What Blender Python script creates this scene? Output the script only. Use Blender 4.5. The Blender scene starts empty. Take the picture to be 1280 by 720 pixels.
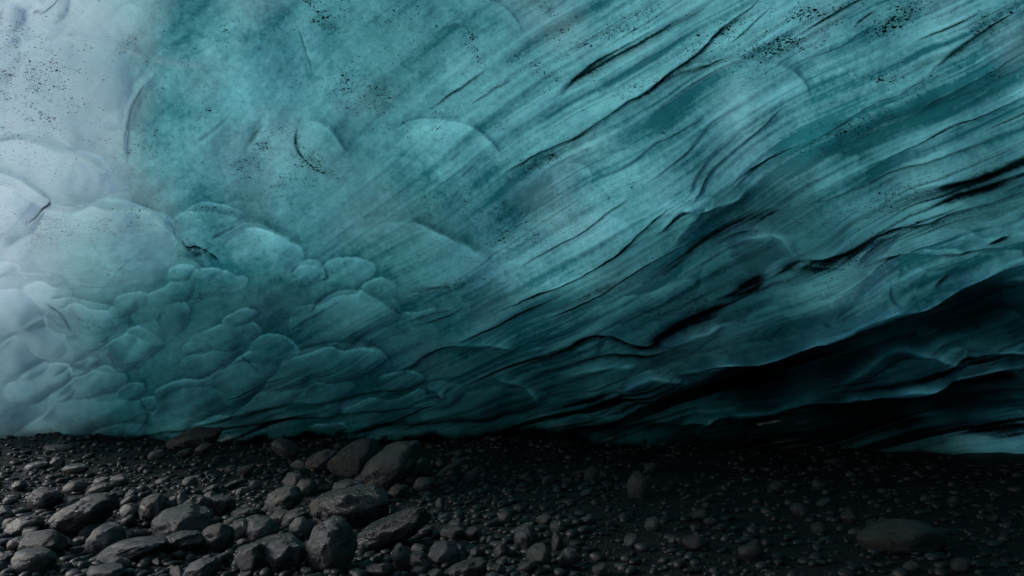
import bpy, bmesh, math, random
import numpy as np
from mathutils import Vector, noise as mnoise
R = math.radians
C = bpy.context.scene.collection
S = bpy.context.scene
rng = np.random.default_rng(7)
random.seed(7)

# ------------------------------------------------------------------ camera
FPX, CX, CY = 985.0, 640.0, 360.0          # focal length and centre of a 1280 x 720 frame
CAMH = 1.3
PITCH = math.atan(120.0 / FPX)
cam_d = bpy.data.cameras.new('camera'); cam = bpy.data.objects.new('camera', cam_d); C.objects.link(cam)
cam_d.sensor_width = 36; cam_d.lens = FPX / 1280 * 36
cam_d.clip_start = 0.05; cam_d.clip_end = 3000
cam.location = (0, 0, CAMH); cam.rotation_euler = (R(90) + PITCH, 0, 0)
S.camera = cam

# ------------------------------------------------------------------ light
SUN_EL, SUN_AZ = R(27), R(-82)              # azimuth clockwise from +Y (the view direction)
W = bpy.data.worlds.new('World'); S.world = W; W.use_nodes = True
nt = W.node_tree; bg = nt.nodes['Background']
sky = nt.nodes.new('ShaderNodeTexSky'); sky.sky_type = 'NISHITA'; sky.sun_disc = False
sky.sun_elevation = SUN_EL; sky.sun_rotation = SUN_AZ
sky.dust_density = 1.2; sky.air_density = 1.0; sky.ozone_density = 1.0
nt.links.new(sky.outputs[0], bg.inputs[0]); bg.inputs[1].default_value = 0.15
sd = bpy.data.lights.new('sun', 'SUN'); sd.energy = 1.25; sd.angle = R(8); sd.color = (1, 1, 1)
sun = bpy.data.objects.new('sun', sd); C.objects.link(sun)
sv = Vector((math.sin(SUN_AZ) * math.cos(SUN_EL), math.cos(SUN_AZ) * math.cos(SUN_EL), math.sin(SUN_EL)))
sun.rotation_euler = (-sv).to_track_quat('-Z', 'Y').to_euler()
S.view_settings.view_transform = 'Standard'; S.view_settings.look = 'None'
S.view_settings.exposure = 0.92; S.view_settings.gamma = 1; S.view_settings.use_curve_mapping = False
S.render.engine = 'CYCLES'
S.cycles.max_bounces = 7; S.cycles.diffuse_bounces = 5; S.cycles.glossy_bounces = 3
S.cycles.use_denoising = True
try: S.cycles.denoiser = 'OPENIMAGEDENOISE'; S.cycles.denoising_prefilter = 'ACCURATE'
except Exception: pass

# ------------------------------------------------------------------ helpers
def pix_dir(px, py):
    cp, sp = math.cos(PITCH), math.sin(PITCH)
    a = (px - CX) / FPX; b = (CY - py) / FPX
    return Vector((a, cp - b * sp, sp + b * cp))
def ground_at(px, py):
    d = pix_dir(px, py); t = CAMH / -d.z
    return Vector((d.x * t, d.y * t, 0)), t
def sm(a, b, x):
    t = np.clip((x - a) / (b - a), 0, 1); return t * t * (3 - 2 * t)
def new_mesh_obj(name, me, mat=None, parent=None):
    o = bpy.data.objects.new(name, me); C.objects.link(o)
    if mat: me.materials.append(mat)
    if parent: o.parent = parent
    return o
def grid_mesh(name, P, keep=None):
    n, m = P.shape[:2]
    me = bpy.data.meshes.new(name)
    idx = np.arange(n * m, dtype=np.int32).reshape(n, m)
    q = np.stack([idx[:-1, :-1], idx[:-1, 1:], idx[1:, 1:], idx[1:, :-1]], -1).reshape(-1, 4)
    if keep is not None: q = q[keep.reshape(-1)]
    me.vertices.add(n * m); me.vertices.foreach_set('co', P.astype(np.float32).reshape(-1))
    me.loops.add(q.size); me.loops.foreach_set('vertex_index', q.reshape(-1))
    me.polygons.add(len(q)); me.polygons.foreach_set('loop_start', np.arange(0, q.size, 4, dtype=np.int32))
    me.polygons.foreach_set('use_smooth', np.ones(len(q), bool))
    me.update(calc_edges=True)
    return me
def attr(me, name, a):
    at = me.attributes.new(name, 'FLOAT', 'POINT'); at.data.foreach_set('value', a.astype(np.float32).reshape(-1))

# node helper
class NT:
    def __init__(s, name):
        s.m = bpy.data.materials.new(name); s.m.use_nodes = True; s.t = s.m.node_tree
        s.b = s.t.nodes['Principled BSDF']; s.out = s.t.nodes['Material Output']
    def n(s, kind, **kw):
        x = s.t.nodes.new('ShaderNode' + kind)
        for k, v in kw.items(): setattr(x, k, v)
        return x
    def l(s, a, b): s.t.links.new(a, b)
    def put(s, sock, v):
        if hasattr(v, 'links') or isinstance(v, bpy.types.NodeSocket): s.l(v, sock)
        else: sock.default_value = v
    def math(s, op, a, b=0.0, clamp=False):
        x = s.n('Math', operation=op, use_clamp=clamp); s.put(x.inputs[0], a); s.put(x.inputs[1], b); return x.outputs[0]
    def attr(s, name): return s.n('Attribute', attribute_name=name).outputs['Fac']
    def coord(s): return s.n('TexCoord').outputs['Object']
    def noise(s, vec, scale, detail=4, rough=.6, dist=0):
        x = s.n('TexNoise'); s.l(vec, x.inputs['Vector'])
        x.inputs['Scale'].default_value = scale; x.inputs['Detail'].default_value = detail
        x.inputs['Roughness'].default_value = rough; x.inputs['Distortion'].default_value = dist
        return x.outputs['Fac']
    def ramp(s, f, lo, hi, a=0.0, b=1.0):
        x = s.n('MapRange', interpolation_type='SMOOTHSTEP'); s.put(x.inputs['Value'], f)
        x.inputs['From Min'].default_value = lo; x.inputs['From Max'].default_value = hi
        x.inputs['To Min'].default_value = a; x.inputs['To Max'].default_value = b
        return x.outputs['Result']
    def mix(s, f, a, b):
        x = s.n('Mix', data_type='RGBA'); s.put(x.inputs[0], f); s.put(x.inputs[6], a); s.put(x.inputs[7], b); return x.outputs[2]
    def bump(s, h, dist, strength=1.0, normal=None):
        x = s.n('Bump'); s.l(h, x.inputs['Height']); x.inputs['Distance'].default_value = dist; x.inputs['Strength'].default_value = strength
        if normal: s.l(normal, x.inputs['Normal'])
        return x.outputs[0]

# ------------------------------------------------------------------ the relief of the ice, laid out on a chart of its surface
X0, Y0, NX, NY = -120, -110, 1520, 780
gx, gy = np.meshgrid(np.arange(NX) + X0, np.arange(NY) + Y0)
gx = gx.astype(np.float32); gy = gy.astype(np.float32)
fy = np.fft.fftfreq(NY)[:, None]; fx = np.fft.rfftfreq(NX)[None, :]
def gnoise(sx, sy=None, ang=0):
    sy = sy or sx
    a = R(ang); u = fx * math.cos(a) - fy * math.sin(a); v = fx * math.sin(a) + fy * math.cos(a)
    f = np.fft.rfft2(rng.standard_normal((NY, NX))) * np.exp(-2 * math.pi ** 2 * ((u * sx) ** 2 + (v * sy) ** 2))
    n = np.fft.irfft2(f, s=(NY, NX)); return (n / n.std()).astype(np.float32)
def blur(z, s):
    f = np.fft.rfft2(z) * np.exp(-2 * math.pi ** 2 * ((fx * s) ** 2 + (fy * s) ** 2))
    return np.fft.irfft2(f, s=(NY, NX)).astype(np.float32)

FLOW = [(50,50,50),(200,150,45),(350,150,50),(500,150,40),(650,60,32),(750,150,33),(900,100,32),(1100,80,30),(1250,60,30),
 (900,200,42),(1000,220,28),(1150,180,25),(1260,180,20),(700,300,33),(800,280,33),(600,420,28),(700,400,28),(900,330,35),
 (1050,300,22),(1250,260,18),(1050,360,30),(1000,440,12),(1150,400,18),(1270,360,14),(800,440,20),(600,500,20),(700,500,18),
 (900,500,10),(1100,480,14),(1250,460,8),(100,300,10),(300,300,15),(100,450,25),(300,460,28),(450,480,25),(150,520,30),
 (500,330,30),(400,400,35),(400,540,12),(1230,550,8),(1000,550,5)]
wsum = 0; asum = 0
for x, y, a in FLOW:
    w = 1 / (((gx - x) ** 2 + (gy - y) ** 2) + 900) ** 1.5; wsum = wsum + w; asum = asum + w * a
ANG = asum / wsum

# name of each entry: cx, cy, half length, half width, angle (up to the right), height factor, tail softness
LOBES = [(915,145,105,62,25,.10,.7),(560,193,72,46,22,.22,.8),(530,318,96,42,-12,.3,.8),(435,395,70,30,14,.45,.9),(428,455,62,28,5,.45,.8),
 (115,302,110,54,0,.34,.1),(258,282,46,27,15,.42,.3),(322,311,66,34,-10,.48,.3),(232,334,23,17,10,.6,.2),(302,332,14,10,0,.6,0),
 (385,339,27,17,5,.6,.3),(162,431,42,24,10,.7,.2),(213,390,27,22,-20,.6,.1),(160,377,32,13,5,.6,.3),(95,397,56,24,-15,.5,.4),
 (60,212,92,40,-16,.42,.2),(12,262,50,44,10,.5,.1),(935,332,64,36,28,.6,.5),(1040,366,88,38,22,.55,.5),(1100,308,37,15,25,.6,.2),
 (1165,300,46,17,8,.4,.3),(818,480,44,24,10,.65,.5),(1135,468,78,30,18,.6,.7),(402,178,42,27,-52,.18,.4),(600,45,58,60,20,.14,.5),
 (275,135,120,78,30,.26,.1),(85,120,88,72,40,.22,.2),(330,40,75,55,0,.15,.3),(40,470,44,20,15,.5,.3),(15,440,30,18,20,.6,.2),
 (105,482,56,22,15,.4,.5),(100,524,90,30,12,.4,.5),(235,500,62,30,30,.35,.6),(300,470,64,26,25,.35,.6),(45,418,46,22,-25,.5,.3),
 (18,392,38,30,0,.45,.2),(1240,412,62,14,4,.4,.4),(650,498,42,18,0,.45,.6),(598,505,52,20,10,.35,.6),(905,542,44,24,10,.5,.5),
 (1245,562,60,17,8,.5,.3),(725,505,50,18,10,.4,.6),(545,500,45,20,15,.4,.6),(480,240,55,30,30,.25,.6),(690,245,60,26,33,.2,.7),
 (15,30,17,15,0,.7,0),(42,66,24,10,10,.6,.1),(33,8,22,14,20,.6,0),(6,55,13,11,0,.6,0),(60,15,26,16,40,.5,0),
 (360,470,48,20,30,.4,.5),(390,505,55,20,18,.35,.6),(300,525,60,18,20,.3,.6),(470,520,60,18,12,.3,.6),
 (860,265,40,12,40,.3,.5),(1030,215,60,13,28,.25,.5)]
wx_ = gx + 5 * gnoise(28) + 2.0 * gnoise(9); wy_ = gy + 5 * gnoise(28) + 2.0 * gnoise(9)
HL = np.zeros((NY, NX), np.float32); EDGE = np.zeros((NY, NX), np.float32); GRAD = np.zeros((NY, NX), np.float32); GLINT = np.zeros((NY, NX), np.float32)
def lobe(cx, cy, A, B, an, f, tail, rnd=None):
    x0, x1 = int(cx - A - B - X0 - 12), int(cx + A + B - X0 + 12); y0, y1 = int(cy - A - B - Y0 - 12), int(cy + A + B - Y0 + 12)
    x0, y0 = max(x0, 0), max(y0, 0); x1, y1 = min(x1, NX), min(y1, NY)
    if x1 <= x0 or y1 <= y0: return
    dx = wx_[y0:y1, x0:x1] - cx; dy = -(wy_[y0:y1, x0:x1] - cy); a = R(an)
    u = (dx * math.cos(a) + dy * math.sin(a)) / A; v = (-dx * math.sin(a) + dy * math.cos(a)) / B
    q = u * u + v * v
    d = np.clip(1 - q, 0, 1)
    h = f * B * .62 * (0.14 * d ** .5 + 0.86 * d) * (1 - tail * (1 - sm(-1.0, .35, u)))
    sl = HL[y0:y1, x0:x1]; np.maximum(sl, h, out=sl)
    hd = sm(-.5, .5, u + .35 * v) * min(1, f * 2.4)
    e = np.where(q < 1, np.exp((q - 1) / .45), -.55 * np.exp(-(q - 1) / .35)) * hd  # painted rim light inside the edge, darker just outside it
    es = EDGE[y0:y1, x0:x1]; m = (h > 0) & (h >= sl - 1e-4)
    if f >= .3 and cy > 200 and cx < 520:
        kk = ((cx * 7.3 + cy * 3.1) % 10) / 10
        rr = np.where(m | (q >= 1), np.exp(-((q - .96) / .10) ** 2) * sm(.15, .75, v + .25 * u * (kk - .3)), 0) * (.3 + .7 * kk); g_ = GLINT[y0:y1, x0:x1]; np.copyto(g_, np.where(m, rr, g_))  # painted glint along the upper edge of a scallop
    if f >= .3: np.copyto(GRAD[y0:y1, x0:x1], f * (v + .25) * (.35 + .65 * q), where=m & (q < 1))  # painted shading: scallop tops lighter, undersides darker
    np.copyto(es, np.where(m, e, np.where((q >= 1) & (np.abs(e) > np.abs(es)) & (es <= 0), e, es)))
for L in LOBES: lobe(*L)
for i in range(95):                                       # small scallops crowding the low left of the wall
    x, y = rng.uniform(-100, 560), rng.uniform(330, 560)
    if rng.random() > (1 - max(0, x - 120) / 520): continue
    s = rng.uniform(9, 30); lobe(x, y, s * rng.uniform(1.1, 2.0), s * .62, rng.uniform(0, 35), rng.uniform(.3, .65), rng.uniform(.1, .6))
for i in range(60):                                        # wide shallow scallops elsewhere
    x, y = rng.uniform(-100, 1380), rng.uniform(-90, 330); s = rng.uniform(25, 60)
    lobe(x, y, s * rng.uniform(1.2, 1.9), s * .6, rng.uniform(10, 45), rng.uniform(.06, .16), .7)
for i in range(90):                                        # drawn-out ribs low on the right
    x, y = rng.uniform(430, 1380), rng.uniform(250, 580); s = rng.uniform(10, 26)
    k = int(np.clip(y - Y0, 0, NY - 1)); j = int(np.clip(x - X0, 0, NX - 1))
    if y < 520 - .42 * (x - 430): continue
    lobe(x, y, s * rng.uniform(2.5, 4.5), s * .5, float(ANG[k, j]) + rng.uniform(-6, 6), rng.uniform(.3, .6), rng.uniform(.3, .8))

# streaks: noise smeared along the flow
ANG = blur(np.pad(ANG, 0), 26); A_ = ANG + 2.5 * gnoise(70)
vx = np.cos(np.radians(A_)); vy = -np.sin(np.radians(A_))
def lic(src, L, step=1.6):
    acc = src.copy(); wt = 1.0
    for sgn in (1, -1):
        X = gx - X0; Y = gy - Y0
        for k in range(int(L / step)):
            xi = np.clip(X.astype(np.int32), 0, NX - 1); yi = np.clip(Y.astype(np.int32), 0, NY - 1)
            X = X + sgn * step * vx[yi, xi]; Y = Y + sgn * step * vy[yi, xi]
            xi = np.clip(X.astype(np.int32), 0, NX - 1); yi = np.clip(Y.astype(np.int32), 0, NY - 1)
            w = math.cos(.5 * math.pi * k * step / L) ** 2
            acc = acc + w * src[yi, xi]; wt += w
    acc = acc - acc.mean(); return (acc / acc.std()).astype(np.float32)
L1 = lic(gnoise(.7), 90); L2 = lic(gnoise(1.6), 170); L3 = lic(gnoise(4.5), 240); L4 = lic(gnoise(12), 260)
# strokes: points, half width, dirt and painted shade, groove depth, ledge height (up side stands proud), ledge length
ST = [
 ([(195,89),(175,111),(161,134),(157,158),(160,188),(161,202)],1.6,.25,1.5,0,1),
 ([(79,0),(54,20),(37,26)],2.5,.35,2.5,3,10),
 ([(302,128),(262,160),(232,183)],3,.25,.6,0,1),([(339,134),(322,165),(302,198)],7,.3,1,0,1),
 ([(368,20),(381,60),(390,91),(391,111)],1.4,.3,.5,0,1),([(375,144),(371,168),(373,191),(390,208),(406,218)],1.5,.8,1,0,1),
 
 ([(522,146),(559,119),(593,96),(630,74)],2.2,.6,1,0,1),([(578,133),(613,114),(653,89)],1.6,.4,1,0,1),
 ([(540,50),(570,36),(600,28)],3,.3,1,0,1),
 ([(687,134),(714,107),(744,81),(788,60),(828,37),(875,12),(905,-12)],6,.5,2.5,2,14),
 ([(700,120),(744,78),(770,66)],2,.5,1,0,1),
 ([(610,228),(650,207),(694,187),(734,165),(774,134),(811,111),(850,82),(880,60),(905,35),(935,12),(975,-20)],3.2,1.0,3,3,12),([(760,146),(811,112),(850,82),(890,52)],2.2,.8,1,0,1),
 ([(811,111),(860,90),(905,74),(940,69)],3.2,.6,1.5,0,1),
 ([(727,238),(781,208),(821,181),(855,161),(900,140)],1.6,.55,1,0,1),([(798,238),(828,215),(855,195),(884,161),(924,134),(951,124)],1.8,.55,1.2,0,1),
 ([(553,202),(586,178)],2,.4,.6,0,1),([(569,225),(600,202)],2.4,.45,.8,0,1),
 ([(905,64),(937,37),(974,0)],1.8,.6,1.2,1,8),([(984,91),(1031,69),(1068,50),(1102,38)],1.8,.65,1,1,8),
 ([(990,47),(1038,25),(1085,3),(1110,-8)],2.4,.75,1.6,1,8),([(1062,42),(1102,18)],1.4,.8,1,0,1),
 ([(1152,104),(1186,72),(1236,40),(1290,10)],3.6,.7,2,2,12),([(1142,148),(1186,118),(1236,91),(1290,62)],2,.75,1.6,2,10),
 ([(984,198),(1038,168),(1085,138),(1136,111),(1180,92)],2,.45,1.2,2,20),
 ([(1000,215),(1080,175),(1160,140),(1240,110),(1300,85)],15,.34,3,0,1),
 ([(1045,235),(1085,212),(1129,185),(1186,158),(1290,120)],2.2,.6,1.5,2,12),
 ([(862,262),(876,238),(880,220),(900,200),(934,178),(967,150),(985,128)],1.8,.75,3,2,12),([(850,262),(864,240),(868,218),(884,198),(910,178),(940,150)],1.3,.4,1.5,0,1),
 ([(900,242),(917,228),(951,208),(991,191),(1018,178)],2.2,.75,2,2,10),
 ([(1000,262),(1060,240),(1120,214),(1200,190),(1290,160)],3,.5,1.5,1,10),
 ([(1140,240),(1186,232),(1240,216),(1290,200)],4,.75,2,2,12),([(1150,262),(1213,240),(1290,220)],6,.75,2.5,2,12),
 ([(798,240),(761,267),(711,297),(667,321),(640,341)],1.6,.7,1.5,1,8),
 ([(862,246),(821,270),(795,294),(747,331),(714,347),(674,364),(643,381),(618,393)],2.0,.9,2.5,2.5,12),
 ([(700,368),(674,381),(653,391),(613,415),(569,430),(545,428)],2.8,.95,3,3,12),
 ([(900,285),(855,307),(821,321),(781,344),(747,368),(711,384),(670,405)],2.2,.9,2.5,2.5,10),
 ([(880,262),(855,262),(834,285),(812,296)],3,.7,1.5,1,8),
 ([(800,330),(760,350),(720,372),(680,392)],6,.5,1.5,0,1),
 ([(1000,262),(960,268),(915,282),(880,300),(850,330),(800,350)],9,.6,3,2,14),
 ([(640,470),(667,455),(704,438),(727,421),(754,418),(781,428),(811,431),(855,405)],4,.98,4,4,14),
 ([(784,426),(811,421),(835,412),(870,396),(894,384),(934,371)],8,1.0,5,4,14),
 ([(469,475),(509,462),(536,448),(559,435),(600,428)],3.4,.8,2.5,2,12),
 ([(660,475),(711,458),(761,441),(811,440),(850,425)],3,.75,2.5,2,12),
 ([(1300,232),(1236,253),(1186,270),(1146,284),(1119,285),(1099,294),(1068,307),(1038,312),(1005,319),(984,326)],3.8,1.0,4,5,16),
 ([(877,317),(917,293),(951,284),(984,297),(996,307)],1.6,.6,1.5,0,1),
 ([(888,373),(910,369),(934,362),(951,351),(966,338)],5,1.0,3,3,14),([(905,358),(937,345),(965,335)],8,.75,0,0,1),
 ([(951,354),(978,331),(1011,321),(1040,319),(1062,324)],6,.85,2,0,1),([(985,405),(1030,392),(1070,376),(1100,360)],9,.55,0,0,1),
 ([(1062,326),(1089,327),(1136,322),(1186,319),(1220,311),(1290,309)],1.6,.6,1.5,1,8),
 ([(1230,307),(1250,299),(1267,290)],2.6,1,1,0,1),([(1155,359),(1172,346),(1206,326)],3,.8,1,0,1),
 ([(1115,349),(1110,366),(1130,375)],1.5,.6,1,0,1),
 ([(850,466),(884,452),(917,444),(961,439),(1001,426),(1038,416),(1065,403),(1102,391),(1139,376),(1172,364),(1213,343),(1246,333),(1295,327)],3,.95,4,9,13),
 ([(1000,448),(1040,432),(1091,408),(1158,390),(1224,368),(1300,352)],15,.95,3,0,1),
 ([(880,474),(960,460),(1040,446),(1110,424),(1180,402),(1300,376)],13,.9,3,0,1),
 ([(840,488),(900,480),(980,470),(1050,452),(1110,430),(1180,418)],15,.92,6,0,1),
 ([(700,500),(780,500),(860,494),(940,482),(1010,474)],8,.7,3,2,12),
 ([(1052,482),(1085,460),(1119,441),(1152,435),(1186,441),(1208,453)],1.6,.3,0,5,10),([(1203,438),(1240,434),(1290,432)],1.4,.4,1,3,8),
 ([(1110,500),(1170,488),(1230,478),(1290,470)],9,.95,4,0,1),
 ([(1129,477),(1152,472),(1199,466),(1290,452)],2,.6,2,4,9),
 ([(870,550),(890,521),(905,516),(940,521),(990,511),(1040,496),(1080,489),(1115,480),(1180,471),(1230,464)],2.2,.8,3,7,10),
 ([(640,545),(740,538),(850,540),(950,530),(1050,515),(1150,502),(1290,490)],12,.93,5,0,1),
 ([(760,556),(900,556),(1020,540),(1120,524),(1200,512),(1300,504)],13,.96,4,0,1),
 ([(860,572),(960,566),(1060,548),(1140,534),(1200,526)],10,.96,2,0,1),
 ([(1190,548),(1230,540),(1300,533)],5,.9,3,2,8),([(1200,574),(1240,566),(1300,556)],1.6,.9,2,2,8),
 ([(1218,548),(1260,545),(1300,541)],1.5,.8,2,2,8),
 ([(225,286),(232,310),(248,304),(285,337)],1.8,.8,1.5,0,1),([(237,312),(255,318)],4,.5,1,0,1),
 ([(0,341),(40,345),(100,352),(161,356)],1.4,.1,-1.5,0,1),([(50,374),(74,398),(97,425)],1.4,.3,1.5,0,1),([(355,416),(386,388),(430,368)],1.2,.3,-1.2,2,8),
 ([(275,425),(319,455),(336,475)],1.8,.35,2,2,8),([(150,448),(180,446),(195,430)],1.4,.7,2,0,1),([(395,352),(409,349),(408,332)],1.2,.9,1,0,1),
 ([(268,505),(320,480),(380,462)],2,.4,2,2,10),([(200,545),(300,520),(420,500),(520,480),(600,470)],4,.45,2.5,2,12),
 ([(120,556),(240,540),(360,528),(470,512),(560,505)],3,.45,2,2,10),([(330,556),(440,540),(560,528),(680,520)],5,.6,2.5,2,12),
 ([(470,560),(560,552),(640,548),(720,540)],6,.7,2,0,1),([(520,410),(560,395),(590,378)],2.2,.55,1,0,1),
 ([(505,400),(545,392),(575,385)],3,.35,1,0,1),([(170,498),(187,522),(165,548)],1.6,.3,1.5,0,1),
 ([(66,230),(64,245),(50,262),(30,280)],1.4,.55,1,0,1),([(520,355),(560,352),(585,340)],4,.35,.6,0,1),
 ([(37,32),(77,46),(144,56),(188,71),(235,82),(302,86)],3.5,0,-1.4,0,1),
]
def stroke_field(pts, R_):
    """signed distance (positive on the low side) and taper along a polyline, inside a box"""
    p = np.array(pts, np.float32)
    for _ in range(2):                                     # corner cutting
        q = [p[0]]
        for a, b in zip(p[:-1], p[1:]): q += [a * .75 + b * .25, a * .25 + b * .75]
        q.append(p[-1]); p = np.array(q)
    x0 = max(int(p[:, 0].min() - R_ - X0), 0); x1 = min(int(p[:, 0].max() + R_ - X0), NX)
    y0 = max(int(p[:, 1].min() - R_ - Y0), 0); y1 = min(int(p[:, 1].max() + R_ - Y0), NY)
    if x1 <= x0 or y1 <= y0: return None
    X = wx2[y0:y1, x0:x1]; Y = wy2[y0:y1, x0:x1]
    best = np.full(X.shape, 1e9, np.float32); sg = np.zeros_like(best); tt = np.zeros_like(best)
    ln = np.hypot(*(p[1:] - p[:-1]).T); cum = np.concatenate([[0], np.cumsum(ln)]); tot = cum[-1]
    for i in range(len(p) - 1):
        ax, ay = p[i]; d = p[i + 1] - p[i]; L2 = float(d @ d) + 1e-6
        t = np.clip(((X - ax) * d[0] + (Y - ay) * d[1]) / L2, 0, 1)
        ex = X - ax - t * d[0]; ey = Y - ay - t * d[1]; ds = ex * ex + ey * ey
        m = ds < best
        best = np.where(m, ds, best); tt = np.where(m, (cum[i] + t * ln[i]) / tot, tt)
        s = np.sign(d[0] * ey - d[1] * ex) * (1 if d[0] >= 0 else -1); sg = np.where(m, s, sg)
    return (slice(y0, y1), slice(x0, x1)), np.sqrt(best) * sg, tt
n3, n8, n30 = gnoise(2.2), gnoise(8), gnoise(30)
wx2 = gx + 1.4 * gnoise(18) + .3 * gnoise(4); wy2 = gy + 1.4 * gnoise(18) + .3 * gnoise(4)
ROLL_SHADE = np.zeros((NY, NX), np.float32); LIT_EDGE = np.zeros((NY, NX), np.float32); DIRT_SHADE = np.zeros((NY, NX), np.float32); HS = np.zeros((NY, NX), np.float32)
for pts, w, dk, gr, led, ll in ST:
    r = stroke_field(pts, max(w * 12, ll * 4) + 12)
    if r is None: continue
    sl, d, t = r
    ll_ = math.dist(pts[0], pts[-1]); tq = .38 if ll_ < 170 else .2; tp = sm(0, tq, t) * sm(0, tq, 1 - t); thin = w < 5; dk = dk * (.86 if thin else 1)
    ww = w * (.25 + .75 * tp) * (1 + .12 * L3[sl] + .05 * n8[sl])
    g = np.exp(-(d / np.maximum(ww * (.7 if thin else 1), .5)) ** 2 * .8)
    if w >= 12:                                            # shade of a broad roll, painted as absorption
        ROLL_SHADE[sl] += dk * 2.4 * g * tp * (1 + .15 * L3[sl]); HS[sl] -= gr * g * tp; continue
    if thin:
        soft = np.where(d > 0, .36 * np.exp(-np.maximum(d, 0) / (3.2 * w)), .55 * np.exp(-(d / (.8 * w)) ** 2)) * tp * dk  # dark stroke with soft shade painted on its low side
        DIRT_SHADE[sl] = 1 - (1 - DIRT_SHADE[sl]) * (1 - np.clip(soft * (1 + .25 * L3[sl] + .2 * L2[sl]), 0, 1))
        LIT_EDGE[sl] += np.where(d < 0, np.exp(np.minimum(d, 0) / (4 * w)), 0) * tp * dk * .55  # painted bright edge on the upper side
    DIRT_SHADE[sl] = 1 - (1 - DIRT_SHADE[sl]) * (1 - np.clip(dk * g * tp * (.9 + .06 * n3[sl] + .26 * L2[sl] + .16 * L1[sl]), 0, 1))
    HS[sl] -= gr * g * tp
    if led:
        HS[sl] += led * tp * np.where(d < 0, np.exp(np.minimum(d, 0) / ll), np.exp(-np.maximum(d, 0) / 1.6))

# how strongly banded the ice is: calm at the upper left, strongly banded to the right
BAND = sm(380, 980, gx + .45 * gy) * (.55 + .45 * sm(-1, 1, n30))
BAND = np.clip(BAND + .45 * sm(400, 520, gy) * sm(60, 260, gx), 0, 1)
LOW = sm(0, 260, gy - (560 - .36 * gx))                       # low on the right, for basal dirt and painted shade
PATCH = sm(-.6, 1.2, lic(gnoise(20), 120))
HS += BAND * ((.25 + .75 * PATCH) * (.55 * L3 + .34 * L2 + .12 * L1) + 1.2 * L4 * LOW) + .10 * gnoise(5) + .5 * gnoise(16) + 2.2 * gnoise(45)
DIRT_SHADE = np.clip(DIRT_SHADE, 0, 1)
st = .4 * sm(.6, 2.4, L3) + .5 * sm(.8, 2.6, L2) + .3 * sm(.8, 2.6, L1)
DIRT_SHADE = 1 - (1 - DIRT_SHADE) * (1 - np.clip(st * (.15 + BAND) * (1 + .4 * LOW), 0, .8))
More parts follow.
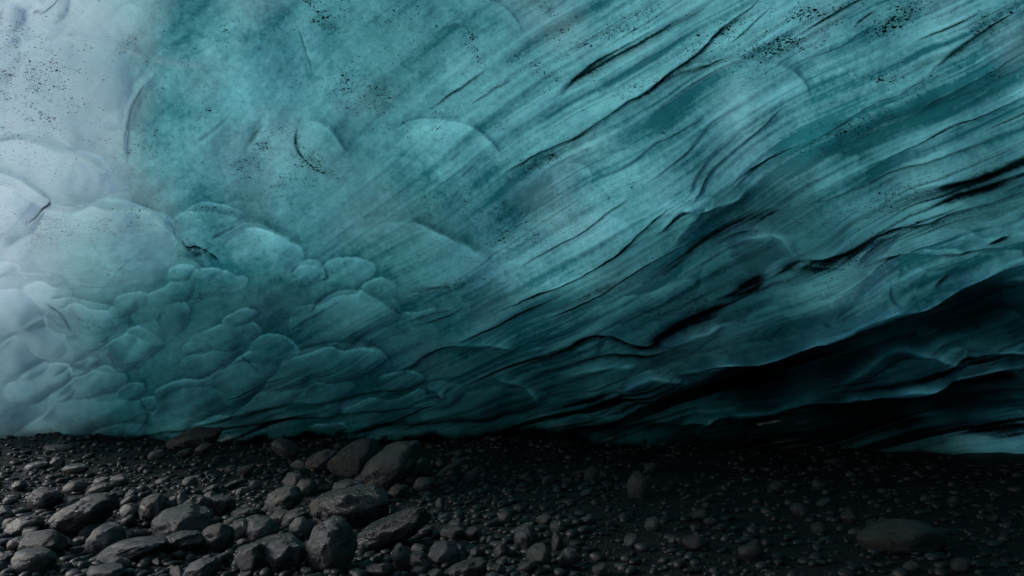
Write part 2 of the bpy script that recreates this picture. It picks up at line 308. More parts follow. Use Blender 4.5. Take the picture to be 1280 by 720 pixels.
# crests, painted light and shade: A = a rolled edge, a bright rim over a dark belly; B = the head of a scallop, bright inside its edge
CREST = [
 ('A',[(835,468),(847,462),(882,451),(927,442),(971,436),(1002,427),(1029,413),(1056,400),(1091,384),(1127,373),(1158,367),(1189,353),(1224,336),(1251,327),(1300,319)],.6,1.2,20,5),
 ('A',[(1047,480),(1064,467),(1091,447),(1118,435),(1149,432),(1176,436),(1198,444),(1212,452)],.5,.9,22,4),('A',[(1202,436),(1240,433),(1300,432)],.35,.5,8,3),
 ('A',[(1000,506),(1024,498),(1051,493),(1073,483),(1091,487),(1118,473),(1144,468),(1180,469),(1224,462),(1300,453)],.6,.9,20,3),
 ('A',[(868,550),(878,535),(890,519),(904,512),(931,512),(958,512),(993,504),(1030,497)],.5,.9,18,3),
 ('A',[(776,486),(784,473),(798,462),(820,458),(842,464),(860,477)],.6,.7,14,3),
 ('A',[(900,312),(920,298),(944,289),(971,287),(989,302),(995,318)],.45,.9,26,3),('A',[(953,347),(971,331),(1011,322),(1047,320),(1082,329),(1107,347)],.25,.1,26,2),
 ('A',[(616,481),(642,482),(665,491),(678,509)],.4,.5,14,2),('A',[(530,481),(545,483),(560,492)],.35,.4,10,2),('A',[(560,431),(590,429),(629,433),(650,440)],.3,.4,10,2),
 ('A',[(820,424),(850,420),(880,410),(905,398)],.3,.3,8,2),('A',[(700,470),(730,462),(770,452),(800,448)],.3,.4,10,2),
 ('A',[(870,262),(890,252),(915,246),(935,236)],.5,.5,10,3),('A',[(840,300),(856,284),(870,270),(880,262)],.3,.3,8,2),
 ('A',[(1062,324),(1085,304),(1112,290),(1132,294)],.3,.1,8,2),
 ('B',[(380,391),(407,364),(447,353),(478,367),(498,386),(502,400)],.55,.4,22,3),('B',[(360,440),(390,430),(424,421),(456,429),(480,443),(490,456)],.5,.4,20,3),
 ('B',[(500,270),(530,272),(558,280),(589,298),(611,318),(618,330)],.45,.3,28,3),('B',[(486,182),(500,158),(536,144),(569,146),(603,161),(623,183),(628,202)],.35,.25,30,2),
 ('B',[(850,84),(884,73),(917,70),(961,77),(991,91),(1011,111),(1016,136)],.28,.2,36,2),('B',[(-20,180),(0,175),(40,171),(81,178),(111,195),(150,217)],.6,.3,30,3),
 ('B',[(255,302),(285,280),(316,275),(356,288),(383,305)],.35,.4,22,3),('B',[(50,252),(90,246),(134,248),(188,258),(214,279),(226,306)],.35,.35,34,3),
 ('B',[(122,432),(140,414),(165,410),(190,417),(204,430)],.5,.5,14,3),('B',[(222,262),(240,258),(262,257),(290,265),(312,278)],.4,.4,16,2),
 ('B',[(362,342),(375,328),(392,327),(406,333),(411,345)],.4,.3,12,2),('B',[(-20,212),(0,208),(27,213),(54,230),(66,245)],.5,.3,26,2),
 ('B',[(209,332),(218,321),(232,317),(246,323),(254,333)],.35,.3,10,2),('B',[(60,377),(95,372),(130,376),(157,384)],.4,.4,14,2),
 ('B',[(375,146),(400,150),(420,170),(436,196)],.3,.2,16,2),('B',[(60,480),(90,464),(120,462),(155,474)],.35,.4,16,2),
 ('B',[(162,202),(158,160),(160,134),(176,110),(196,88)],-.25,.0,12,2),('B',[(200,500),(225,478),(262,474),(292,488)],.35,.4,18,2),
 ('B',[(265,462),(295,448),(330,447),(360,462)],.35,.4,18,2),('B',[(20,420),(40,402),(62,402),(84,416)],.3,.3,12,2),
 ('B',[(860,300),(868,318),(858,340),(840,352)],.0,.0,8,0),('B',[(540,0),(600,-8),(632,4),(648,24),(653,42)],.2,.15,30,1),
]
RIM = .55 * GLINT; LIT_EDGE += .5 * GLINT  # painted rim highlights, starting from the scallop glints
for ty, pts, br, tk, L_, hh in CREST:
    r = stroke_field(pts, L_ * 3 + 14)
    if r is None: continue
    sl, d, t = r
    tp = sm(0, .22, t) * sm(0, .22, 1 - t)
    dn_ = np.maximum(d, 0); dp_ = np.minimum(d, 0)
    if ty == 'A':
        LIT_EDGE[sl] += br * 1.3 * tp * np.where(d < 0, np.exp(dp_ / 7), np.exp(-(dn_ / 2.2) ** 2))
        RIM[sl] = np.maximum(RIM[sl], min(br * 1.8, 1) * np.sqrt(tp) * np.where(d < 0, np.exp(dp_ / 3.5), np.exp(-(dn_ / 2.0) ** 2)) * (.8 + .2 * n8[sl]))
        ROLL_SHADE[sl] += tk * 1.7 * tp * np.where(d > 0, (1 - np.exp(-dn_ / (L_ * .6))) * np.exp(-(dn_ / (1.6 * L_)) ** 2), 0)
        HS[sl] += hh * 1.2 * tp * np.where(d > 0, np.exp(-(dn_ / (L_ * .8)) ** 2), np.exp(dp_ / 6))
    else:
        LIT_EDGE[sl] += br * tp * np.where(d > 0, np.exp(-dn_ / L_), -.35 * np.exp(dp_ / 4))
        ROLL_SHADE[sl] += tk * tp * np.where(d < 0, np.exp(dp_ / 9), 0)
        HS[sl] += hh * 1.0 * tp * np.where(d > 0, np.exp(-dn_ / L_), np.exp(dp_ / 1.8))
base_murk = .3 * LOW * sm(-1.2, 1.2, L4 + .5 * L3)  # basal dirt, with shade painted in low on the right
DIRT_SHADE = 1 - (1 - DIRT_SHADE) * (1 - np.clip(base_murk, 0, .95))
# veil: clear against milky ice in bands, plus light painted on edges and scallops
tong = np.exp(-(((gx - 1243) / 52) ** 2 + ((gy - 563) / 15) ** 2) ** 2); DIRT_SHADE *= 1 - .93 * tong; ROLL_SHADE *= 1 - tong
cy_ = 551 + 24 * sm(650, 1150, gx)
foot_dark = .9 * sm(-13, 3, gy - cy_ + 4 * n8 + 2 * n3) * (1 - tong) * (.35 + .65 * sm(60, 360, gx)); DIRT_SHADE = 1 - (1 - DIRT_SHADE) * (1 - foot_dark)  # darker band along the foot of the ice
VEIL = np.clip(.05 * gnoise(.9) + .05 * gnoise(2.2) + .3 * tong + .42 + .62 * blur(GRAD, .6) + .4 * blur(EDGE, .7) + .5 * LIT_EDGE + .16 * L4 * (.3 + BAND) + .18 * L3 * (.25 + BAND) + .12 * gnoise(40) + .07 * gnoise(12) + .13 * L1 * (.15 + BAND) + .16 * L2 * (.12 + BAND), 0, 1)
# specks of grit: density
SPD = .035 + .07 * sm(0, 2, gnoise(22)) + .16 * sm(.5, 2.2, lic(gnoise(6), 60)) + .06 * sm(0, 1, DIRT_SHADE)
for x, y, rx, ry, an, k in [(385,2,20,9,-50,.9),(404,28,26,9,-52,.95),(392,205,26,13,-30,.8),(378,228,34,12,0,.45),(350,232,24,30,50,.4),(980,58,46,12,14,.95),(1003,17,18,11,-20,.8),
   (1118,28,34,11,30,.85),(1140,8,34,7,20,.5),(1070,8,40,7,20,.4),(243,312,16,10,-30,.9),(236,335,18,8,-5,.6),(432,108,9,26,0,.6),(430,130,26,10,-40,.5),(672,205,36,10,25,.6),(690,20,26,8,-60,.45),
   (690,92,30,9,-20,.5),(800,105,34,10,10,.5),(760,38,60,9,28,.45),(560,350,60,11,15,.55),(540,395,60,10,25,.4),(650,290,70,24,30,.4),(1050,170,70,16,26,.55),
   (1090,100,40,10,10,.5),(1240,30,40,14,30,.5),(1250,95,40,14,20,.4),(1100,250,90,16,14,.45),(1180,272,50,8,10,.5),(850,380,60,24,14,.55),(720,440,60,16,20,.5),(890,300,40,10,10,.4),
   (40,110,50,50,40,.38),(15,90,20,50,0,.35),(110,400,26,8,0,.45),(355,385,20,7,0,.45),(60,285,16,30,-40,.45),(1235,440,60,10,4,.4),(470,120,40,40,30,.28),(610,255,60,16,-15,.4),(540,240,14,14,0,.4),
   (320,195,44,20,45,.5),(300,160,12,8,0,.3),(1220,215,70,9,18,.4),(900,45,60,20,30,.3),(590,55,10,40,20,.3),(640,90,10,26,-20,.4)]:
    a = R(an); u = ((gx - x) * math.cos(a) - (gy - y) * math.sin(a)) / rx; v = ((gx - x) * math.sin(a) + (gy - y) * math.cos(a)) / ry
    SPD = np.maximum(SPD, (k + .05 * n8) * np.exp(-(u * u + v * v) * .8))
SPD = np.clip(SPD, 0, 1)
HT = (.42 + .5 * sm(330, 450, gy)) * blur(HL, 1.1) + HS
ROLL_SHADE = np.minimum(ROLL_SHADE, 2.7)
# pale daylight sheen painted by the mouth of the cave, and the crushed white seams
SHEEN_SEAM = np.clip(.95 * sm(255, 10, gx + .12 * gy + 16 * gnoise(50)) + .22 * EDGE * sm(420, 0, gx) + .06 * gnoise(25), 0, 1)
r = stroke_field([(37,32),(77,46),(144,56),(188,71),(235,82),(302,86)], 24)
SHEEN_SEAM[r[0]] = np.maximum(SHEEN_SEAM[r[0]], .4 * np.exp(-(r[1] / 6) ** 2) * (.5 + .5 * sm(-1, 1, n8[r[0]])) * sm(0, .1, r[2]) * sm(0, .5, 1 - r[2]))

# light and shade painted as absorption: low near the mouth, high at the foot
SHADE_PTS = [
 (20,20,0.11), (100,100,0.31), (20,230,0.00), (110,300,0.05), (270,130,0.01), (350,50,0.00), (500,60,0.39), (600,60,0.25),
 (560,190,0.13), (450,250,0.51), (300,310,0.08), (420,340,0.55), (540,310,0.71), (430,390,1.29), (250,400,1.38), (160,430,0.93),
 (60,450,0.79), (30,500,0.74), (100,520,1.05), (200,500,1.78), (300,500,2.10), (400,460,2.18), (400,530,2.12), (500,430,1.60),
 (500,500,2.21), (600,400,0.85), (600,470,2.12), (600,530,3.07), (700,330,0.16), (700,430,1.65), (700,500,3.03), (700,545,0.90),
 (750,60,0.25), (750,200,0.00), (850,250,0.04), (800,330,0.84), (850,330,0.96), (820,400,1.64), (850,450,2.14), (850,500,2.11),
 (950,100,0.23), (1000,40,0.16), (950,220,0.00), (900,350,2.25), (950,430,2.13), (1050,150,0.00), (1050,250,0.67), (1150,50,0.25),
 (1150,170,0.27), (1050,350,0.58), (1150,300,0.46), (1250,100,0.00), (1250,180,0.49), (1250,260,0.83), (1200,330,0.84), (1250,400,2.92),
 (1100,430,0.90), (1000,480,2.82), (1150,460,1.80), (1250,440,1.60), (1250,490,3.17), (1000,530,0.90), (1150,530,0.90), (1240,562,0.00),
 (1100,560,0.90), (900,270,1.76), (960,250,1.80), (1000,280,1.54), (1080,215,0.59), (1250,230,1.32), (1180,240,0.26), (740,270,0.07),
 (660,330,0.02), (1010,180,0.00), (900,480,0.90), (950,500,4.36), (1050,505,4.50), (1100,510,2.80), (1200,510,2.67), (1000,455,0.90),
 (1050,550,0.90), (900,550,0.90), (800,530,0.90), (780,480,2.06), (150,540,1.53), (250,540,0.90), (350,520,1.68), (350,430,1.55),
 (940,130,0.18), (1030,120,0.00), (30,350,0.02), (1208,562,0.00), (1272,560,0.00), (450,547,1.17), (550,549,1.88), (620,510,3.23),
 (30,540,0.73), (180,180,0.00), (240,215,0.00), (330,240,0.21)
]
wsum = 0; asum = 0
for x, y, a in SHADE_PTS:
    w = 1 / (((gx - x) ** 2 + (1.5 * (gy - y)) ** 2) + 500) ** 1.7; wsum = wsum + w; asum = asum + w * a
SHADE_DEPTH = np.maximum(asum / wsum + ROLL_SHADE + .18 * L4 * LOW, 0) * (1 - .72 * np.clip(RIM, 0, 1)); DIRT_SHADE *= 1 - .85 * np.clip(RIM, 0, 1)

def sample(Fd, px, py):
    x = np.clip(px - X0, 0, NX - 1.001); y = np.clip(py - Y0, 0, NY - 1.001)
    i = x.astype(np.int32); j = y.astype(np.int32); u = x - i; v = y - j
    return (Fd[j, i] * (1 - u) * (1 - v) + Fd[j, i + 1] * u * (1 - v) + Fd[j + 1, i] * (1 - u) * v + Fd[j + 1, i + 1] * u * v)

# ------------------------------------------------------------------ the cave roof: one shell from the far foot of the ice over the camera to the back
H_, N_, M_ = 5.0, 1.8, 1.6
def Fimp(x, y, z):
    ly = np.where(y > -1, 17.2 - .14 * np.clip(x, -16, 20), 13.0)
    rx = np.maximum(x, 0) / 26.0
    return (np.maximum(z, 0) / H_) ** M_ + (np.abs(y + 1) / ly) ** N_ + rx ** 2.2 - 1
ph = np.radians(np.concatenate([np.linspace(-190, -42, 60)[:-1], np.linspace(-42, -36, 50)[:-1], np.linspace(-36, 36, 1480), np.linspace(36, 44, 60)[1:], np.linspace(44, 170, 70)[1:]]))
th = np.radians(np.concatenate([np.linspace(-7, 28.5, 900), np.linspace(28.5, 36, 60)[1:], np.linspace(36, 89.5, 50)[1:]]))
PH, TH = np.meshgrid(ph, th)
DX = np.sin(PH) * np.cos(TH); DY = np.cos(PH) * np.cos(TH); DZ = np.sin(TH)
lo = np.zeros_like(PH); hi = np.full_like(PH, 70.0)
for _ in range(34):
    mid = .5 * (lo + hi); f = Fimp(DX * mid, DY * mid, CAMH + DZ * mid)
    lo = np.where(f < 0, mid, lo); hi = np.where(f < 0, hi, mid)
RR = hi
P = np.stack([DX * RR, DY * RR, CAMH + DZ * RR], -1)
Gu = np.gradient(P, axis=1); Gv = np.gradient(P, axis=0)
Nn = np.cross(Gu, Gv); Nn /= np.linalg.norm(Nn, axis=-1, keepdims=True) + 1e-9
flip = np.sign(-(Nn[..., 0] * DX + Nn[..., 1] * DY + Nn[..., 2] * DZ)); Nn *= flip[..., None]
cp, sp = math.cos(PITCH), math.sin(PITCH)
fw = DY * cp + DZ * sp; up = -DY * sp + DZ * cp; fwc = np.maximum(fw, .05)
PX = CX + FPX * DX / fwc; PY = CY - FPX * up / fwc
inr = (fw > .1) * sm(0, 60, PX - X0) * sm(0, 60, X0 + NX - PX) * sm(0, 60, PY - Y0) * sm(-10, 40, Y0 + NY - PY)
hp = sample(HT, PX, PY) * inr
gen = np.zeros_like(PH)
for k in range(16):
    kx, ky, kz = rng.normal(0, 1.1, 3); gen += np.sin(P[..., 0] * kx + P[..., 1] * ky + P[..., 2] * kz + rng.uniform(0, 6)) / 4
rs = np.minimum(RR, 18) / FPX
disp = hp * rs * 1.3 + gen * .16 * (1 - inr)
P = P + Nn * disp[..., None]
phc = .5 * (PH[:-1, :-1] + PH[1:, 1:]); thc = .5 * (TH[:-1, :-1] + TH[1:, 1:])
wob = 4 * np.sin(thc * 13) + 2 * np.sin(thc * 31 + 1)
wob2 = 5 * np.sin(phc * 7) + 3 * np.sin(phc * 17 + 2)
opening = (np.degrees(phc) < -42 + .5 * wob) & (np.degrees(phc) > -150) & (np.degrees(thc) < 29 + .5 * wob2)
me = grid_mesh('ice_ceiling', P, ~opening)
out = 1 - inr
nb = me.attributes.new('smooth_normal', 'FLOAT_VECTOR', 'POINT'); nb.data.foreach_set('vector', Nn.astype(np.float32).reshape(-1))
attr(me, 'shade_depth', sample(SHADE_DEPTH, PX, PY) * (.3 + .7 * inr) + .3 * (1 - inr))
attr(me, 'dirt_shade', sample(DIRT_SHADE, PX, PY) * inr + .25 * out)
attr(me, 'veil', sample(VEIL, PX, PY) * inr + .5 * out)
attr(me, 'specks', sample(SPD, PX, PY) * inr + .2 * out)
sheen_out = .75 * sm(-25, -45, np.degrees(PH))  # the same painted daylight sheen beyond the chart, by the mouth
attr(me, 'sheen_seam', sample(SHEEN_SEAM, PX, PY) * inr + sheen_out * out)

t = NT('glacier_ice')
co = t.coord()
clear = (0.028, 0.22, 0.21, 1); milky = (0.11, 0.40, 0.36, 1); sheen_seam = (0.50, 0.60, 0.64, 1)
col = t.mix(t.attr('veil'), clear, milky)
col = t.mix(t.attr('sheen_seam'), col, sheen_seam)
fine = t.noise(co, 9, 5, .65, .4)
col = t.mix(t.ramp(fine, .35, .75, 0, .12), col, (0.20, 0.52, 0.47, 1))
d = t.attr('dirt_shade')
dn = t.math('ADD', d, t.math('MULTIPLY', t.math('SUBTRACT', t.noise(co, 30, 4, .7), .5), t.ramp(d, 0.02, .5, 0, .5)), True)
col = t.mix(t.ramp(dn, .0, .75), col, (0.010, 0.035, 0.040, 1)); col = t.mix(t.ramp(dn, .5, 1.0), col, (0.004, 0.006, 0.007, 1))
sp_ = t.attr('specks')
def chips(scale, dens, lo, size):
    # one possible chip per cell; the density of grit says how many cells hold one
    mp = t.n('VectorMath', operation='ADD'); t.l(co, mp.inputs[0]); nz = t.n('TexNoise'); t.l(co, nz.inputs['Vector']); nz.inputs['Scale'].default_value = scale * 1.3; nz.inputs['Detail'].default_value = 2
    off = t.n('VectorMath', operation='SCALE'); t.l(nz.outputs['Color'], off.inputs[0]); off.inputs['Scale'].default_value = .7 / scale; t.l(off.outputs[0], mp.inputs[1])
    vo = t.n('TexVoronoi'); t.l(mp.outputs[0], vo.inputs['Vector']); vo.inputs['Scale'].default_value = scale
    sep = t.n('SeparateColor'); t.l(vo.outputs['Color'], sep.inputs[0])
    have = t.ramp(t.math('SUBTRACT', t.math('MULTIPLY', t.math('SUBTRACT', dens, lo), 1.0), sep.outputs[0]), 0.0, .01)
    rad = t.math('MULTIPLY', t.math('ADD', t.math('POWER', sep.outputs[1], 2.0), .35), size)
    return t.math('MULTIPLY', have, t.ramp(t.math('SUBTRACT', rad, vo.outputs['Distance']), 0.0, .08))
cl = t.ramp(t.noise(co, 4.5, 3, .6), .38, .66, .25, 1.7)              # grit gathers in drifts
dens = t.math('MAXIMUM', t.math('MULTIPLY', sp_, cl), t.math('MULTIPLY', t.math('SUBTRACT', sp_, .4), 2.2))
s1 = t.math('MAXIMUM', chips(60, t.math('MULTIPLY', dens, 1.1), .02, .46), chips(30, dens, .12, .42))
s1 = t.math('MAXIMUM', s1, chips(100, t.math('MULTIPLY', dens, 1.2), .03, .5))
s1 = t.math('MAXIMUM', s1, chips(19, dens, .36, .42))
col = t.mix(s1, col, (0.006, 0.007, 0.010, 1))
rg = t.math('ADD', t.ramp(t.noise(co, 3, 4), .3, .7, .07, .22), t.math('MULTIPLY', s1, .2))
bm1 = t.bump(t.noise(co, 3.5, 3, .5), .05, .28); bm2 = t.bump(t.noise(co, 24, 4, .65), .008, .6, bm1)
tr = t.n('BsdfTranslucent')
# light that has wandered through metres of ice leaves it most on the flanks turned towards the daylight
na = t.n('Attribute', attribute_name='smooth_normal').outputs['Vector']
def vs(v, k):
    x = t.n('VectorMath', operation='SCALE'); t.l(v, x.inputs[0]); x.inputs['Scale'].default_value = k; return x.outputs[0]
va = t.n('VectorMath', operation='ADD'); t.l(vs(na, 2.2), va.inputs[0]); t.l(vs(bm2, -1.2), va.inputs[1])
vn = t.n('VectorMath', operation='NORMALIZE'); t.l(va.outputs[0], vn.inputs[0]); t.l(vn.outputs[0], tr.inputs['Normal'])
tc = t.mix(t.attr('veil'), (0.026, 0.205, 0.203, 1), (0.31, 0.83, 0.765, 1))
tc = t.mix(t.attr('sheen_seam'), tc, (0.84, 0.97, 0.93, 1))
tc = t.mix(t.ramp(dn, .0, .8), tc, (0.005, 0.046, 0.045, 1)); tc = t.mix(t.ramp(dn, .55, 1.0), tc, (0.001, 0.002, 0.003, 1)); tc = t.mix(s1, tc, (0.001, 0.001, 0.002, 1))
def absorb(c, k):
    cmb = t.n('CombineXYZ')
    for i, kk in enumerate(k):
        t.l(t.math('POWER', 2.718, t.math('MULTIPLY', t.attr('shade_depth'), -kk)), cmb.inputs[i])
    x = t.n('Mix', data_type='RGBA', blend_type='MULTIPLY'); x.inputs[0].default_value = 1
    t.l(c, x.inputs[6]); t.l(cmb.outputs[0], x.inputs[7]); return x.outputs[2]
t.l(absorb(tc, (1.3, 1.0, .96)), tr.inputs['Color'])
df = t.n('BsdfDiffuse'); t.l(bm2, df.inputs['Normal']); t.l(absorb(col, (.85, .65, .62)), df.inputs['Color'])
gl = t.n('BsdfGlossy'); t.l(bm2, gl.inputs['Normal']); t.l(rg, gl.inputs['Roughness']); gl.inputs['Color'].default_value = (1, 1, 1, 1)
fr_ = t.n('Fresnel'); fr_.inputs['IOR'].default_value = 1.36; t.l(bm2, fr_.inputs['Normal'])
mx = t.n('MixShader'); mx.inputs[0].default_value = .55
t.l(df.outputs[0], mx.inputs[1]); t.l(tr.outputs[0], mx.inputs[2])
mx2 = t.n('MixShader'); t.l(t.math('MULTIPLY', fr_.outputs[0], t.ramp(dn, .1, .8, 1, .12)), mx2.inputs[0]); t.l(mx.outputs[0], mx2.inputs[1]); t.l(gl.outputs[0], mx2.inputs[2])
t.l(mx2.outputs[0], t.out.inputs['Surface'])
t.t.nodes.remove(t.b)
ice = new_mesh_obj('ice_ceiling', me, t.m)
ice['kind'] = 'structure'; ice['label'] = 'teal scalloped glacier ice arching over the stony floor'

# ------------------------------------------------------------------ the floor
def gh(x, y):
    b = max(0, min(1, (y - 11.5) / 4)); b = b * b * (3 - 2 * b)
    return b * (.10 + .16 * mnoise.noise((x * .5, 1.7, 0)) + .09 * mnoise.noise((x * 1.7, y * .9, 5))) + (.05 * mnoise.noise((x * .35, y * .35, 0)) + .05 * mnoise.noise((x * 1.1, y * 1.1, 3)) + .02 * mnoise.noise((x * 3.3, y * 3.3, 7)))
xs = np.concatenate([np.array([-900, -400, -150, -80, -45, -28]), np.arange(-20, 18.01, .09), np.array([24, 40, 80, 300, 900])])
ys = np.concatenate([np.array([-900, -300, -100, -40, -20, -8, -3]), np.arange(0, 19.01, .09), np.array([22, 30, 50, 120, 400, 900])])
GX, GY = np.meshgrid(xs, ys)
GZ = np.array([gh(a, b) for a, b in zip(GX.ravel(), GY.ravel())]).reshape(GX.shape)
GZ = np.where((np.abs(GX) > 21) | (GY > 20) | (GY < -6), GZ * .0, GZ)
gm = grid_mesh('ground', np.stack([GX, GY, GZ], -1))
t = NT('wet_black_sand'); co = t.coord()
c1 = t.noise(co, 1.3, 5, .6); c2 = t.noise(co, 40, 5, .75)
col = t.mix(t.ramp(c2, .35, .7), (0.0015, 0.0015, 0.002, 1), (0.005, 0.0055, 0.006, 1))
col = t.mix(t.ramp(c1, .4, .65, 0, .5), col, (0.008, 0.008, 0.008, 1))
t.l(col, t.b.inputs['Base Color']); t.l(t.ramp(c1, .35, .7, .5, .85), t.b.inputs['Roughness']); t.b.inputs['Specular IOR Level'].default_value = .15
t.l(t.bump(c2, .03, .9, t.bump(t.noise(co, 11, 4, .6), .06, .8)), t.b.inputs['Normal'])
g = new_mesh_obj('ground', gm, t.m); g['kind'] = 'structure'
# unseen snow added outside the mouth of the cave to bounce light in
def bounce_snow():
    xs = np.linspace(-160, -15.5, 60); ys = np.linspace(-90, 120, 70); A, B = np.meshgrid(xs, ys)
    edge = -16 - 1.5 * np.sin(B * .3)
    A2 = np.minimum(A, edge)
    Z = .06 + np.clip((edge - A2) * .03, 0, 3) + .1 * np.sin(A * .3 + B * .2)
    Z = np.where(A2 > edge - .5, .03, Z)
    o = new_mesh_obj('bounce_snow_field', grid_mesh('bounce_snow_field', np.stack([A2, B, Z], -1)), None)
    t = NT('bounce_snow'); co = t.coord()
    t.l(t.mix(t.noise(co, .8, 4), (.72, .75, .8, 1), (.84, .86, .88, 1)), t.b.inputs['Base Color']); t.b.inputs['Roughness'].default_value = .7
    t.l(t.bump(t.noise(co, 4, 4), .1, .5), t.b.inputs['Normal'])
    o.data.materials.append(t.m); o['kind'] = 'structure'
bounce_snow()

# unseen hill added outside the ice to block light through its foot
def light_blocker():
    xs = np.linspace(-30, 60, 220); ys = np.linspace(-30, 50, 220); A, B = np.meshgrid(xs, ys)
    ly = 17.2 - .14 * np.clip(A, -16, 20)
    q = 1 - (np.abs(B + 1) / np.where(B > -1, ly, 13.0)) ** N_ - (np.maximum(A, 0) / 26.0) ** 2.2
    roof = H_ * np.maximum(q, 0) ** (1 / M_)
    ht = .5 + 1.2 * sm(-11, -3, A) + 1.0 * sm(-4, 3, A) + 1.2 * sm(2, 11, A) + .25 * np.sin(A * 1.1 + 1); ht = ht * (1 - .97 * np.exp(-((A - 9.2) / 1.7) ** 2))                 # how high the added hill stands, notched to let light reach the tongue
    outside = (B - (ly * np.maximum(1 - (np.maximum(A, 0) / 26.0) ** 2.2, .01) ** (1 / N_) - 1))
    Z = np.where(q > 0, roof + .55, (ht + .8 * (1 - .97 * np.exp(-((A - 9.2) / 1.7) ** 2))) * (.3 + .7 * sm(0, 1.2, np.maximum(outside, (A - 24)))) )
    Z = Z + .2 * np.sin(A * .8 + np.sin(B)) * np.cos(B * .7) * (q <= 0)
    k = (q <= 0)
    k &= (A > -13) & ((B > 8) | (A > 20))
    keep = k[:-1, :-1] & k[1:, 1:] & k[1:, :-1] & k[:-1, 1:]
    o = new_mesh_obj('blocker_hill', grid_mesh('blocker_hill', np.stack([A, B, Z], -1), keep))
    t = NT('light_blocker'); co = t.coord(); t.l(t.mix(t.noise(co, 2, 6, .7), (.02, .02, .02, 1), (.08, .078, .075, 1)), t.b.inputs['Base Color'])
    o.data.materials.append(t.m); o['kind'] = 'structure'
light_blocker()

# ------------------------------------------------------------------ stones
def stone_mat(name, dark, light, rough, spk=0.0):
    t = NT(name); co = t.coord(); oi = t.n('ObjectInfo').outputs['Random']
    vm = t.n('VectorMath', operation='ADD'); t.l(co, vm.inputs[0]); cb = t.n('CombineXYZ')
    t.l(t.math('MULTIPLY', oi, 37.0), cb.inputs[0]); t.l(t.math('MULTIPLY', oi, 11.0), cb.inputs[2]); t.l(cb.outputs[0], vm.inputs[1]); v = vm.outputs[0]
    a = t.noise(v, 3, 6, .65, .5); b = t.noise(v, 22, 5, .75)
    col = t.mix(t.ramp(a, .35, .7), dark, light)
    col = t.mix(t.ramp(b, .3, .62, .55, 0), col, tuple(x * .35 for x in dark[:3]) + (1,))
    if spk: col = t.mix(t.ramp(t.noise(v, 55, 2, .5), .62, .68, 0, spk), col, (.34, .35, .33, 1))
    t.l(col, t.b.inputs['Base Color'])
    t.l(t.ramp(b, .3, .7, rough - .30, rough + .06), t.b.inputs['Roughness'])
    t.l(t.bump(t.noise(v, 60, 3, .7), .02, .9, t.bump(b, .05, .7, t.bump(a, .1, .5))), t.b.inputs['Normal'])
    return t.m
MT = {
 'dark': stone_mat('dark_basalt', (.004, .0045, .005, 1), (.014, .016, .0175, 1), .38),
 'grey': stone_mat('grey_basalt', (.0045, .0057, .0062, 1), (.021, .026, .028, 1), .42, .35),
 'pale': stone_mat('pale_grey_stone', (.009, .0118, .013, 1), (.056, .070, .076, 1), .45, .2),
 'green': stone_mat('green_grey_stone', (.008, .012, .011, 1), (.030, .042, .037, 1), .45, .4),
 'brown': stone_mat('brown_grey_stone', (.009, .010, .0085, 1), (.028, .030, .026, 1), .45, .2),
}
def stone_mesh(seed, sub=4, ang=.5, rough=.12):
    """a water-worn stone of unit half size: noise swells it, a few planes flatten it"""
    rd = random.Random(seed)
    bm = bmesh.new(); bmesh.ops.create_icosphere(bm, subdivisions=sub, radius=1)
    off = Vector((rd.uniform(-50, 50), rd.uniform(-50, 50), rd.uniform(-50, 50)))
    planes = []
    for k in range(rd.randint(7, 13)):
        n = Vector((rd.gauss(0, 1), rd.gauss(0, 1), rd.gauss(0, 1))).normalized(); planes.append((n, rd.uniform(1 - .42 * ang, .98)))
    for v in bm.verts:
        d = v.co.normalized()
        r = 1 + .22 * mnoise.noise(d * .9 + off) + rough * mnoise.noise(d * 2.1 + off) + .35 * rough * mnoise.noise(d * 5 + off) + .22 * rough * mnoise.noise(d * 11 + off) - .5 * rough * abs(mnoise.noise(d * 1.7 + off * 2))
        p = d * r
        for n, c in planes:
            h = p.dot(n)
            if h > c: p = p - n * (h - c) * .88
        v.co = p
    for f in bm.faces: f.smooth = True
    xs_ = [v.co.x for v in bm.verts]; ys_ = [v.co.y for v in bm.verts]; zs_ = [v.co.z for v in bm.verts]
    sx, sy, sz = max(xs_) - min(xs_), max(ys_) - min(ys_), max(zs_) - min(zs_)
    cx, cy, cz = [(max(q) + min(q)) / 2 for q in (xs_, ys_, zs_)]
    for v in bm.verts: v.co = Vector(((v.co.x - cx) * 2 / sx, (v.co.y - cy) * 2 / sy, (v.co.z - cz) * 2 / sz))
    me = bpy.data.meshes.new('stone'); bm.to_mesh(me); bm.free(); return me

